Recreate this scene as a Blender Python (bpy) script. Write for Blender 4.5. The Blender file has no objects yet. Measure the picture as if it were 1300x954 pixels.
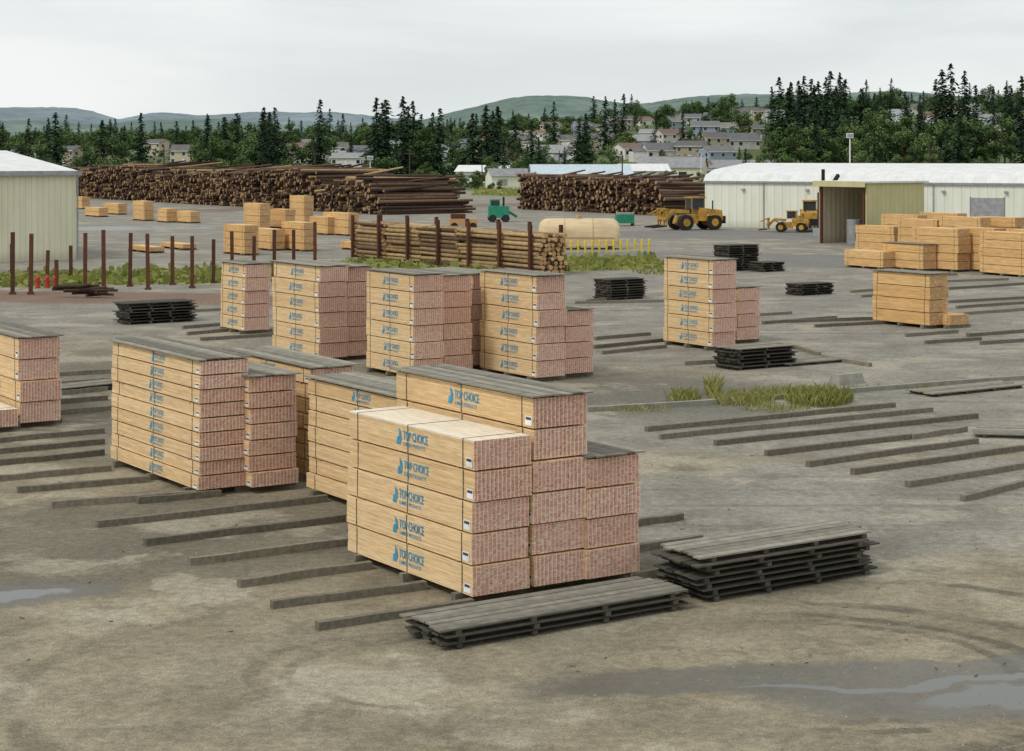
import bpy, math, random
import numpy as np
from mathutils import Vector, Matrix, noise as mnoise
R=random.Random(11)
FP=2291.0; H=8.0; VH=197.0          # survey constants: focal (px of 1300), eye height (m), horizon row
ANG=math.atan2(0.548,0.837)
E1=Vector((math.cos(ANG),math.sin(ANG),0)); E2=Vector((-math.sin(ANG),math.cos(ANG),0))
def G(u,v,z=0.0):
    D=FP*(H-z)/(v-VH); return Vector(((u-650)/FP*D,D,z))
sc=bpy.context.scene
# ------------------------------------------------------------------ node helper
class NT:
    def __init__(s,nt): s.nt=nt
    def n(s,t,ins=None,**props):
        nd=s.nt.nodes.new(t)
        for k,v in props.items(): setattr(nd,k,v)
        for k,v in (ins or {}).items(): s.put(nd.inputs[k],v)
        return nd
    def put(s,i,v):
        if isinstance(v,bpy.types.NodeSocket): s.nt.links.new(v,i)
        else:
            if i.type=='RGBA' and len(v)==3: v=(*v,1)
            i.default_value=v
    def m(s,op,a,b=0.0,clamp=False):
        nd=s.nt.nodes.new('ShaderNodeMath'); nd.operation=op; nd.use_clamp=clamp
        s.put(nd.inputs[0],a); s.put(nd.inputs[1],b); return nd.outputs[0]
    def mix(s,f,a,b,bt='MIX'):
        nd=s.nt.nodes.new('ShaderNodeMix'); nd.data_type='RGBA'; nd.blend_type=bt
        s.put(nd.inputs[0],f); s.put(nd.inputs[6],a); s.put(nd.inputs[7],b); return nd.outputs[2]
    def noise(s,vec,scale,detail=4,rough=0.55,dist=0.0):
        return s.n('ShaderNodeTexNoise',{'Vector':vec,'Scale':scale,'Detail':detail,'Roughness':rough,'Distortion':dist}).outputs[0]
    def mr(s,v,a,b,c=0.0,d=1.0):
        nd=s.nt.nodes.new('ShaderNodeMapRange'); nd.interpolation_type='SMOOTHSTEP'
        for i,x in enumerate((v,a,b,c,d)): s.put(nd.inputs[i],x)
        return nd.outputs[0]
    def mp(s,vec,loc=(0,0,0),rot=(0,0,0),sca=(1,1,1),t='POINT'):
        return s.n('ShaderNodeMapping',{'Vector':vec,'Location':loc,'Rotation':rot,'Scale':sca},vector_type=t).outputs[0]
def new_mat(name,rough=0.8):
    m=bpy.data.materials.new(name); m.use_nodes=True
    nt=NT(m.node_tree); b=m.node_tree.nodes['Principled BSDF']
    b.inputs['Roughness'].default_value=rough
    b.inputs['Specular IOR Level'].default_value=0.3
    return m,nt,b
def ramp_mat(name,c0,c1,rough=0.8,grain=None,gs=3.0,amt=0.25,bump=0.0,rndattr=True,metal=0.0,dirt=None):
    """two-tone per-piece colour with (possibly stretched) grain"""
    m,t,b=new_mat(name,rough)
    co=t.n('ShaderNodeTexCoord').outputs['Object']
    if grain: co=t.mp(co,sca=grain)
    nz=t.noise(co,gs,4,0.6)
    if rndattr:
        r=t.n('ShaderNodeAttribute',attribute_name='face_tone').outputs['Fac']
        f=t.m('ADD',t.m('MULTIPLY',r,1-amt),t.m('MULTIPLY',nz,amt),True)
    else: f=t.mr(nz,0.3,0.7)
    c=t.mix(f,c0,c1)
    dk=t.mr(nz,0.25,0.75,0.78,1.12)
    c=t.mix(1.0,c,t.n('ShaderNodeCombineColor',{0:dk,1:dk,2:dk}).outputs[0],'MULTIPLY')
    if dirt:
        o=t.n('ShaderNodeTexCoord').outputs['Object']
        dn=t.mr(t.noise(o,dirt[0],4,0.6),0.5,0.7)
        c=t.mix(t.m('MULTIPLY',dn,dirt[1]),c,dirt[2])
    t.put(b.inputs['Base Color'],c); b.inputs['Metallic'].default_value=metal
    if bump:
        bp=t.n('ShaderNodeBump',{'Height':nz,'Strength':bump,'Distance':0.02})
        t.put(b.inputs['Normal'],bp.outputs[0])
    return m
# ------------------------------------------------------------------ mesh builder
class MB:
    def __init__(s): s.v=[];s.f=[];s.m=[];s.r=[];s.sm=[];s.mats=[];s.T=None
    def mi(s,mat):
        if mat not in s.mats: s.mats.append(mat)
        return s.mats.index(mat)
    def add(s,vs,fs,mat,face_tone=None,smooth=False):
        o=len(s.v)
        if s.T is not None: vs=[s.T@Vector(p) for p in vs]
        s.v.extend([tuple(p) for p in vs])
        multi=isinstance(mat,(list,tuple))
        if face_tone is None: face_tone=R.random()
        for i,f in enumerate(fs):
            s.f.append(tuple(o+k for k in f)); s.m.append(s.mi(mat[i] if multi else mat)); s.r.append(face_tone); s.sm.append(smooth)
    BF=[(0,3,2,1),(4,5,6,7),(0,1,5,4),(1,2,6,5),(2,3,7,6),(3,0,4,7)]
    def box(s,x0,x1,y0,y1,z0,z1,mat,end=None,face_tone=None):
        vs=[(x0,y0,z0),(x1,y0,z0),(x1,y1,z0),(x0,y1,z0),(x0,y0,z1),(x1,y0,z1),(x1,y1,z1),(x0,y1,z1)]
        mm=[mat,mat,end or mat,mat,end or mat,mat]
        s.add(vs,s.BF,mm,face_tone)
    def obox(s,a,b,w,h,mat,up=Vector((0,0,1)),face_tone=None):
        """beam from a to b"""
        a=Vector(a);b=Vector(b);d=(b-a).normalized(); side=d.cross(up)
        if side.length<1e-4: side=Vector((1,0,0))
        side.normalize(); u=side.cross(d)
        vs=[]
        for (p,) in ((a,),(b,)):
            for sx,sz in ((-1,-1),(1,-1),(1,1),(-1,1)): vs.append(p+side*sx*w/2+u*sz*h/2)
        s.add(vs,[(3,2,1,0),(4,5,6,7),(0,1,5,4),(1,2,6,5),(2,3,7,6),(3,0,4,7)],mat,face_tone)
    def cyl(s,p0,p1,r0,r1,n,mat,cap=None,face_tone=None,caps=True):
        p0=Vector(p0);p1=Vector(p1);d=(p1-p0).normalized()
        a=d.orthogonal().normalized();b=d.cross(a); vs=[]
        if face_tone is None: face_tone=R.random()
        for p,r in ((p0,r0),(p1,r1)):
            for i in range(n):
                t=2*math.pi*i/n; vs.append(p+a*math.cos(t)*r+b*math.sin(t)*r)
        s.add(vs,[(i,(i+1)%n,n+(i+1)%n,n+i) for i in range(n)],mat,face_tone,True)
        if caps:
            s.add(vs[:n],[tuple(reversed(range(n)))],cap or mat,face_tone); s.add(vs[n:],[tuple(range(n))],cap or mat,face_tone)
    def obj(s,name,loc=(0,0,0),rz=0.0,parent=None):
        me=bpy.data.meshes.new(name); me.from_pydata(s.v,[],s.f)
        for m in s.mats: me.materials.append(m)
        me.polygons.foreach_set('material_index',s.m); me.polygons.foreach_set('use_smooth',s.sm)
        at=me.attributes.new('face_tone','FLOAT','FACE'); at.data.foreach_set('value',s.r)
        me.update()
        ob=bpy.data.objects.new(name,me); sc.collection.objects.link(ob)
        ob.location=loc; ob.rotation_euler=(0,0,rz)
        if parent: ob.parent=parent
        return ob
# ------------------------------------------------------------------ materials
M={}
M['wood']=ramp_mat('sawn_lumber',(0.66,0.43,0.20),(0.88,0.67,0.40),0.7,(14,0.7,14),3.0,0.35,0.15)
M['wood_top']=ramp_mat('sawn_lumber_top',(0.76,0.63,0.46),(0.86,0.78,0.63),0.7,(10,0.7,10),3.0,0.35,0.1)
M['wood_far']=ramp_mat('sawn_lumber_yellow',(0.64,0.37,0.14),(0.85,0.57,0.27),0.75,(8,0.7,8),2.0,0.3)
M['wood_farend']=ramp_mat('sawn_lumber_ends',(0.44,0.25,0.11),(0.78,0.52,0.27),0.8,None,8.0,0.3)
def end_mat():
    m,t,b=new_mat('waxed_board_ends',0.65)
    co=t.n('ShaderNodeTexCoord').outputs['Object']
    sx=t.n('ShaderNodeSeparateXYZ',{0:co})
    r=t.n('ShaderNodeAttribute',attribute_name='face_tone').outputs['Fac']
    c=t.n('ShaderNodeValToRGB',{0:r}); e=c.color_ramp; e.interpolation='CONSTANT'
    cols=[(0,(0.56,0.27,0.19)),(0.20,(0.64,0.34,0.24)),(0.42,(0.69,0.40,0.29)),(0.62,(0.61,0.31,0.22)),(0.78,(0.71,0.45,0.33)),(0.92,(0.74,0.52,0.39))]
    e.elements[0].position=0;e.elements[0].color=(*cols[0][1],1)
    e.elements[1].position=cols[1][0];e.elements[1].color=(*cols[1][1],1)
    for p,k in cols[2:]:
        x=e.elements.new(p); x.color=(*k,1)
    fx=t.m('FRACT',t.m('ADD',t.m('DIVIDE',sx.outputs[0],0.0886),t.m('MULTIPLY',r,0.10)))
    strip=t.m('MULTIPLY',t.mr(fx,0.56,0.66),t.mr(fx,0.98,0.88))
    nz=t.noise(co,25,2)
    c2=t.mix(t.m('MULTIPLY',strip,0.62),c.outputs[0],(0.86,0.78,0.70))
    c3=t.mix(t.mr(nz,0.55,0.8,0,0.25),c2,(0.42,0.20,0.14))
    t.put(b.inputs['Base Color'],c3); return m
M['ends']=end_mat()
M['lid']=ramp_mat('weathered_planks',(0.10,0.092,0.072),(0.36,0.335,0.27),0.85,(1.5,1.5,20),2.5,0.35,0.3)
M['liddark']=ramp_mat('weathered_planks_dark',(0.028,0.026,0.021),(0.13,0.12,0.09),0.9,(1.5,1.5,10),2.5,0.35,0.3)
M['bolster']=ramp_mat('bolster_timber',(0.095,0.083,0.062),(0.27,0.242,0.185),0.9,(3,3,3),3.0,0.5,0.4)
M['strap']=ramp_mat('steel_strap',(0.05,0.045,0.04),(0.09,0.08,0.07),0.5)
M['ink']=ramp_mat('blue_stencil_ink',(0.03,0.24,0.44),(0.08,0.37,0.56),0.7,None,14.0,0.6)
M['label']=ramp_mat('paper_label',(0.78,0.80,0.80),(0.85,0.85,0.85),0.6)
M['labelk']=ramp_mat('label_print',(0.04,0.04,0.05),(0.08,0.08,0.09),0.6)
M['dark']=ramp_mat('pack_stickers',(0.20,0.12,0.06),(0.34,0.22,0.11),0.9)
M['rust']=ramp_mat('rusty_steel',(0.065,0.026,0.016),(0.15,0.058,0.03),0.85,None,6.0,0.5,0.2)
M['bark']=ramp_mat('log_bark',(0.05,0.032,0.022),(0.22,0.135,0.085),0.95,None,3.0,0.3,0.5)
M['barkpale']=ramp_mat('log_bark_pale',(0.17,0.105,0.055),(0.60,0.42,0.21),0.95,None,2.5,0.35,0.4)
M['logend']=ramp_mat('log_end',(0.13,0.075,0.042),(0.46,0.30,0.16),0.9,None,5.0,0.2)
M['barkdark']=ramp_mat('log_bark_dark',(0.025,0.016,0.013),(0.11,0.065,0.045),0.95,None,3.0,0.3,0.5)
M['yellow']=ramp_mat('machine_yellow_paint',(0.42,0.22,0.03),(0.58,0.34,0.06),0.55,None,2.0,0.4,0,True,0,(1.5,0.7,(0.13,0.09,0.05)))
M['safety']=ramp_mat('bollard_yellow',(0.70,0.52,0.02),(0.80,0.62,0.05),0.6)
M['black']=ramp_mat('rubber',(0.015,0.015,0.015),(0.035,0.033,0.03),0.85)
M['glass']=ramp_mat('window_glass',(0.02,0.025,0.03),(0.05,0.06,0.07),0.12)
M['steel']=ramp_mat('galvanised_steel',(0.28,0.29,0.30),(0.42,0.43,0.44),0.5,None,2,0.4,0,True,0.3)
M['teal']=ramp_mat('green_machine_paint',(0.02,0.20,0.12),(0.03,0.28,0.17),0.5,None,2.0,0.4)
M['tank']=ramp_mat('tan_tank',(0.60,0.46,0.27),(0.68,0.54,0.34),0.6,(0.5,2,2),1.0,0.6)
M['tankband']=ramp_mat('tank_band',(0.46,0.31,0.17),(0.52,0.36,0.20),0.7)
M['concrete']=ramp_mat('concrete',(0.22,0.21,0.18),(0.34,0.33,0.28),0.9,None,3.0,0.5,0.3)
def siding(name,c0,c1,period=0.35,axis=0,seamw=0.9,bs=0.4):
    m,t,b=new_mat(name,0.6)
    co=t.n('ShaderNodeTexCoord').outputs['Object']
    s=t.n('ShaderNodeSeparateXYZ',{0:co}).outputs[axis]
    w=t.m('SINE',t.m('MULTIPLY',s,2*math.pi/period))
    nz=t.noise(t.mp(co,sca=(1,1,0.25)),0.8,5,0.65)
    c=t.mix(t.mr(nz,0.3,0.7),c0,c1)
    seam=t.mr(w,seamw,1.0,0,0.3 if bs else 0.15)
    c=t.mix(seam,c,(0.15,0.15,0.12))
    z=t.n('ShaderNodeSeparateXYZ',{0:co}).outputs[2]
    c=t.mix(t.m('MULTIPLY',t.mr(z,1.0,0.0),0.35),c,(0.22,0.20,0.15))
    t.put(b.inputs['Base Color'],c)
    if bs: t.put(b.inputs['Normal'],t.n('ShaderNodeBump',{'Height':w,'Strength':bs,'Distance':0.03}).outputs[0])
    return m
M['side_beige']=siding('beige_metal_siding',(0.66,0.64,0.46),(0.75,0.73,0.55),0.45)
M['side_white']=siding('white_metal_siding',(0.72,0.74,0.62),(0.82,0.83,0.72),0.9,0,0.94)
M['side_tan']=siding('tan_metal_siding',(0.50,0.47,0.24),(0.58,0.54,0.30),0.6)
M['side_in']=siding('inner_siding',(0.58,0.50,0.36),(0.68,0.60,0.45),0.6)
M['roof_white']=siding('pale_metal_roof',(0.64,0.65,0.64),(0.76,0.77,0.76),1.2,0,0.95,0.0)
def foliage(name,stops):
    m,t,b=new_mat(name,0.8)
    r=t.n('ShaderNodeAttribute',attribute_name='face_tone').outputs['Fac']
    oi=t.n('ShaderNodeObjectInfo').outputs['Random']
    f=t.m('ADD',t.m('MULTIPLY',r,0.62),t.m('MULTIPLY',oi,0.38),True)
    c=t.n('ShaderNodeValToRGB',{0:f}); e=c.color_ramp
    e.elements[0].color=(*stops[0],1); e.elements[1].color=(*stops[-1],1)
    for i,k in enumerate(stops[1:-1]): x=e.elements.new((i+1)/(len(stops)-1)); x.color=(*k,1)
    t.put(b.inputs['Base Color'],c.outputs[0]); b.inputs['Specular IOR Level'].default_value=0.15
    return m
M['conif']=foliage('conifer_needles',[(0.014,0.028,0.016),(0.028,0.058,0.027),(0.06,0.105,0.045)])
M['decid']=foliage('broadleaf_foliage',[(0.028,0.055,0.02),(0.075,0.125,0.04),(0.18,0.235,0.08)])
M['grass']=foliage('grass_blades',[(0.12,0.15,0.035),(0.26,0.28,0.075),(0.46,0.40,0.18)])
M['trunk']=ramp_mat('tree_bark',(0.05,0.035,0.025),(0.10,0.075,0.05),0.95)
# ------------------------------------------------------------------ terrain
def ss(x): x=max(0,min(1,x)); return x*x*(3-2*x)
def terr(x,y):
    if y<450: return 0.0
    u=650+FP*x/y
    pts=[(-400,9),(250,11),(560,14),(700,20),(900,28),(1300,33),(1800,30)]
    A=pts[0][1] if u<=pts[0][0] else pts[-1][1]
    for (a,za),(b,zb) in zip(pts,pts[1:]):
        if a<=u<=b: A=za+(zb-za)*ss((u-a)/(b-a))
    s=ss((y-450)/620)
    return A*s+2.2*s*mnoise.noise(Vector((x*0.008,y*0.008,0)))
def axis(parts):
    o=[]
    for a,b,st in parts:
        o+=list(np.arange(a,b,st))
    o.append(parts[-1][1]); return [float(k) for k in o]
xs=axis([(-7000,-900,500),(-900,900,25),(900,7000,500)]); ys=axis([(-60,420,40),(420,1300,22),(1300,9500,400)])
gv=[(x,y,terr(x,y)) for y in ys for x in xs]; nx=len(xs)
gf=[(j*nx+i,j*nx+i+1,(j+1)*nx+i+1,(j+1)*nx+i) for j in range(len(ys)-1) for i in range(nx-1)]
def ground_mat():
    m,t,b=new_mat('yard_ground',0.9)
    P=t.n('ShaderNodeNewGeometry').outputs['Position']
    mid=t.noise(P,0.35,5,0.6); fin=t.noise(P,5.0,4,0.75); grit=t.noise(P,26.0,2,0.7)
    wob=t.n('ShaderNodeTexNoise',{'Vector':P,'Scale':0.28,'Detail':5,'Roughness':0.6}).outputs[1]
    wc=t.n('ShaderNodeVectorMath',{0:wob,1:(0.5,0.5,0.5)},operation='SUBTRACT').outputs[0]
    def warp(k): return t.n('ShaderNodeVectorMath',{0:P,1:t.n('ShaderNodeVectorMath',{0:wc,'Scale':k},operation='SCALE').outputs[0]},operation='ADD').outputs[0]
    W=warp(4.0); Wm=warp(3.4); W2=warp(1.3)
    def ell(u,v,rx,ry,rot=0,soft=0.25,vec=None):
        c=G(u,v); q=t.mp(vec or W,(c.x,c.y,0),(0,0,rot),(rx,ry,1000),'TEXTURE')
        d=t.n('ShaderNodeVectorMath',{0:q},operation='LENGTH').outputs['Value']
        return t.mr(d,1+soft,1-soft)
    def mx(*a):
        r=a[0]
        for k in a[1:]: r=t.m('MAXIMUM',r,k)
        return r
    sand=t.mix(t.mr(mid,0.3,0.7),(0.215,0.183,0.122),(0.33,0.287,0.20))
    gray=t.mix(t.mr(mid,0.3,0.7),(0.205,0.196,0.165),(0.295,0.28,0.238))
    far=t.mix(t.mr(mid,0.3,0.7),(0.20,0.186,0.158),(0.285,0.263,0.225))
    asp=mx(ell(1130,640,11,5.5,0.3,0.2),ell(1060,520,12,9,0.2,0.25),ell(1130,430,22,14,-0.3,0.25),ell(880,370,30,14,-0.4,0.25))
    c=t.mix(t.m('MULTIPLY',asp,0.9),sand,gray)
    sep=t.n('ShaderNodeSeparateXYZ',{0:W})
    c=t.mix(t.mr(sep.outputs[1],62,90),c,far)
    damp=mx(ell(120,690,8,4.6,0.4,0.35),ell(330,700,5,3,0.5,0.5),ell(60,500,12,12,0.5,0.4),ell(820,500,5,7,0.3,0.4),ell(960,720,4,2.2,0.5,0.5))
    c=t.mix(t.m('MULTIPLY',damp,0.68),c,(0.115,0.105,0.08))
    blot=t.mr(t.noise(P,0.9,6,0.66),0.48,0.66)
    c=t.mix(t.m('MULTIPLY',blot,0.42),c,(0.115,0.10,0.072))
    blot2=t.mr(t.noise(W,0.25,6,0.62),0.52,0.62)
    c=t.mix(t.m('MULTIPLY',blot2,0.55),c,(0.41,0.37,0.28))
    br=ell(130,378,17,4.0,-0.25,0.25); c=t.mix(t.m('MULTIPLY',br,0.8),c,(0.18,0.105,0.068))
    br2=ell(560,262,60,9,0.6,0.3); c=t.mix(t.m('MULTIPLY',br2,0.6),c,(0.15,0.10,0.07))
    road=mx(ell(960,330,22,9,-0.3,0.12),ell(1000,298,30,10,0,0.15)); c=t.mix(t.m('MULTIPLY',road,0.7),c,(0.16,0.158,0.15))
    def ring(cx,cy,r,w,sx=1.0,rot=0.0):
        q=t.mp(W2,(cx,cy,0),(0,0,rot),(sx,1,1000),'TEXTURE')
        d=t.n('ShaderNodeVectorMath',{0:q},operation='LENGTH').outputs['Value']
        a=t.m('ABSOLUTE',t.m('SUBTRACT',d,r)); return t.mr(a,w,w*0.4)
    xp=t.n('ShaderNodeSeparateXYZ',{0:P}); X=xp.outputs[0];Y=xp.outputs[1]
    lft=t.mr(X,-0.4,-1.6); rgt=t.mr(X,3.6,5.4); near=t.mr(Y,32.5,30.0)
    brk=t.mr(t.noise(P,0.55,4,0.7),0.42,0.58)
    tr=t.m('MULTIPLY',t.m('MULTIPLY',mx(ring(-1.3,28.0,1.9,0.14,1.15),ring(-1.3,28.0,2.35,0.15,1.15),ring(-2.4,27.2,4.6,0.24,1.1)),lft),t.m('MULTIPLY',near,0.55))
    tr2=t.m('MULTIPLY',mx(ring(4.9,28.2,2.7,0.17,1.1),ring(4.9,28.2,3.15,0.17,1.1),ring(4.9,28.2,4.0,0.28,1.1),ring(5.6,29.0,4.9,0.22,1.2)),rgt)
    sweep=t.m('MULTIPLY',mx(ring(-1.7,27.8,2.8,0.9),ring(4.9,28.2,3.5,0.9,1.1)),t.mr(Y,34.0,30.5))
    c=t.mix(t.m('MULTIPLY',sweep,0.28),c,(0.13,0.115,0.083))
    tread=t.mr(t.m('SINE',t.m('MULTIPLY',t.m('ADD',X,Y),38.0)),-0.8,0.8,0.82,1.0)
    trk=t.m('MULTIPLY',t.m('MULTIPLY',mx(tr,tr2),t.m('ADD',0.25,t.m('MULTIPLY',brk,0.75))),tread)
    c=t.mix(t.m('MULTIPLY',trk,0.72),c,(0.075,0.066,0.05))
    lane=t.noise(t.mp(P,rot=(0,0,-0.25),sca=(0.05,1.6,1)),1.0,3,0.6)
    c=t.mix(t.m('MULTIPLY',t.mr(lane,0.50,0.70),t.m('MULTIPLY',asp,0.5)),c,(0.125,0.12,0.10))
    g=t.mr(fin,0.28,0.72,0.74,1.22); g2=t.mr(grit,0.3,0.7,0.76,1.24); gg=t.m('MULTIPLY',g,g2)
    c=t.mix(1.0,c,t.n('ShaderNodeCombineColor',{0:gg,1:gg,2:gg}).outputs[0],'MULTIPLY')
    pud=mx(ell(1150,866,2.8,0.20,0.14,0.12,Wm),ell(1350,885,2.8,0.6,0.1,0.1,Wm),ell(10,757,1.0,0.45,0.3,0.12,Wm))
    pudf=mx(ell(150,290,12,6,0.2,0.2),ell(60,345,6,2,0.2,0.2))
    wet=mx(ell(1120,858,5.4,0.95,0.14,0.2,Wm),ell(1330,875,4.8,1.5,0.1,0.2,Wm),ell(10,757,1.8,1.0,0.3,0.3,Wm),ell(900,862,1.6,0.7,0,0.3,Wm))
    c=t.mix(t.m('MULTIPLY',wet,0.7),c,(0.075,0.07,0.057))
    pudm=mx(pud,t.m('MULTIPLY',pudf,0.8)); c=t.mix(pudm,c,(0.10,0.10,0.09))
    gr=t.mix(t.mr(mid,0.35,0.65),(0.05,0.080,0.025),(0.13,0.16,0.055))
    c=t.mix(t.mr(sep.outputs[1],385,430),c,gr)
    t.put(b.inputs['Base Color'],c)
    rg=t.mix(wet,(0.92,)*3,(0.38,)*3); rg=t.mix(pudm,rg,(0.14,)*3)
    t.put(b.inputs['Roughness'],rg)
    hgt=t.m('ADD',t.m('MULTIPLY',fin,0.6),t.m('MULTIPLY',grit,0.3))
    t.put(b.inputs['Normal'],t.n('ShaderNodeBump',{'Height':hgt,'Strength':t.m('MULTIPLY',t.m('SUBTRACT',1.0,pudm),0.75),'Distance':0.06}).outputs[0])
    return m
me=bpy.data.meshes.new('ground'); me.from_pydata(gv,[],gf); me.materials.append(ground_mat())
for p in me.polygons: p.use_smooth=True
ob=bpy.data.objects.new('ground',me); sc.collection.objects.link(ob)
# ------------------------------------------------------------------ distant hills
def hillmat(name,c0,c1,s):  # forest colours with aerial haze painted in, bluer and paler with distance
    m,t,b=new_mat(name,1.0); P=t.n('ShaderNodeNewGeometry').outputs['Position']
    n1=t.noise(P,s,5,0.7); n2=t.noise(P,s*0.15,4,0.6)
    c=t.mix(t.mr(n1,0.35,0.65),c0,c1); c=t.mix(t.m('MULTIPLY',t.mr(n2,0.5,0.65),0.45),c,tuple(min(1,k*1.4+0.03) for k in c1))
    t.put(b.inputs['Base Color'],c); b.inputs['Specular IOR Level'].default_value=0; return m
def hill(D,prof,depth,c0,c1,ns,seed,rough=1.0):
    us=np.linspace(prof[0][0],prof[-1][0],420); vs=np.interp(us,[p[0] for p in prof],[p[1] for p in prof])
    k=np.ones(11)/11; vp=np.pad(vs,5,mode='edge'); vs=np.convolve(vp,k,'valid')
    V=[];Fc=[];rows=14
    for j in range(rows+1):
        tt=j/rows
        for i,u in enumerate(us):
            y=D-depth*(1-tt); x=(u-650)/FP*D
            z=(H+(VH-vs[i])*D/FP)*ss(tt)**0.8
            z+=rough*D*0.0022*mnoise.fractal(Vector((x*0.004+seed,y*0.004,0)),1,2,5)*tt
            z+=rough*D*0.0010*mnoise.noise(Vector((x*0.05+seed,y*0.05,3)))*tt
            V.append((x,y,z-6))
    n=len(us)
    for i,u in enumerate(us): V.append((V[rows*n+i][0],D+depth,-10))
    for j in range(rows+1):
        for i in range(n-1): Fc.append((j*n+i,j*n+i+1,(j+1)*n+i+1,(j+1)*n+i))
    me=bpy.data.meshes.new('hill'); me.from_pydata(V,[],Fc); me.materials.append(hillmat('hill_forest_hazed',c0,c1,ns))
    for p in me.polygons: p.use_smooth=True
    o=bpy.data.objects.new('hill',me); sc.collection.objects.link(o)
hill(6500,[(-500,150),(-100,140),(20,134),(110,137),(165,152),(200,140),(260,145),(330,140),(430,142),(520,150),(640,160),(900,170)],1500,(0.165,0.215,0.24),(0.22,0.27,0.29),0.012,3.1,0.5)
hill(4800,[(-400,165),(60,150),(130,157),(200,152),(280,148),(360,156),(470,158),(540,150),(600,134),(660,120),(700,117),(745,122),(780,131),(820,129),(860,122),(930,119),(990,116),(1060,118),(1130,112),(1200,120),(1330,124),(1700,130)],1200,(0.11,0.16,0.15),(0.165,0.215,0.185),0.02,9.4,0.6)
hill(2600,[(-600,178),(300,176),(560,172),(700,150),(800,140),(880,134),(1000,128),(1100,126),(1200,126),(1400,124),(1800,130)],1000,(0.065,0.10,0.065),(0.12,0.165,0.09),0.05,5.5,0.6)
# ------------------------------------------------------------------ text for stencils
def textmesh(body,size,off,sx=1.0):
    cu=bpy.data.curves.new('t','FONT'); cu.body=body; cu.size=size; cu.offset=off; cu.resolution_u=3
    o=bpy.data.objects.new('t',cu); sc.collection.objects.link(o)
    bpy.context.view_layer.update()
    dg=bpy.context.evaluated_depsgraph_get(); mm=o.evaluated_get(dg).to_mesh()
    v=[(p.co.x*sx,p.co.y) for p in mm.vertices]; f=[tuple(p.vertices) for p in mm.polygons]
    bpy.data.objects.remove(o); bpy.data.curves.remove(cu); return v,f
T1=textmesh("TOP CHOICE",0.26,0.005,0.66); T2=textmesh("LUMBER PRODUCTS",0.112,0.001,0.90)
LOGO=([(-0.27,-0.13),(-0.12,-0.13),(-0.06,0.0),(-0.09,0.16),(-0.19,0.22),(-0.16,0.05),(-0.24,0.02)],[(0,1,2,3,4,5,6)])
def stencil(mb,yc,zc,x,s=1.0):
    s*=0.88
    w=max(p[0] for p in T1[0])
    for (vs,fs),dz in ((T1,0.0),(T2,-0.135),(LOGO,0)):
        mb.add([(x,yc+w*s/2-p[0]*s,zc+(p[1]+dz)*s) for p in vs],fs,M['ink'])
def cover(mb,w,L,z,over=0.08,mat='lid',tilt=0.0):
    n=max(5,int(round((w+0.16)/0.225))); pw=(w+0.16)/n
    for k in range(3):
        y=L*(0.1+0.4*k); mb.box(-0.05,w+0.05,y-0.04,y+0.04,z,z+0.03,M[mat])
    for i in range(n):
        x=-0.08+i*pw; z0=z+0.03+R.uniform(0,0.016)
        mb.box(x+0.009,x+pw-0.009,-over+R.uniform(-0.09,0.05),L+over+R.uniform(-0.08,0.08),z0,z0+0.03,M[mat])
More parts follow.
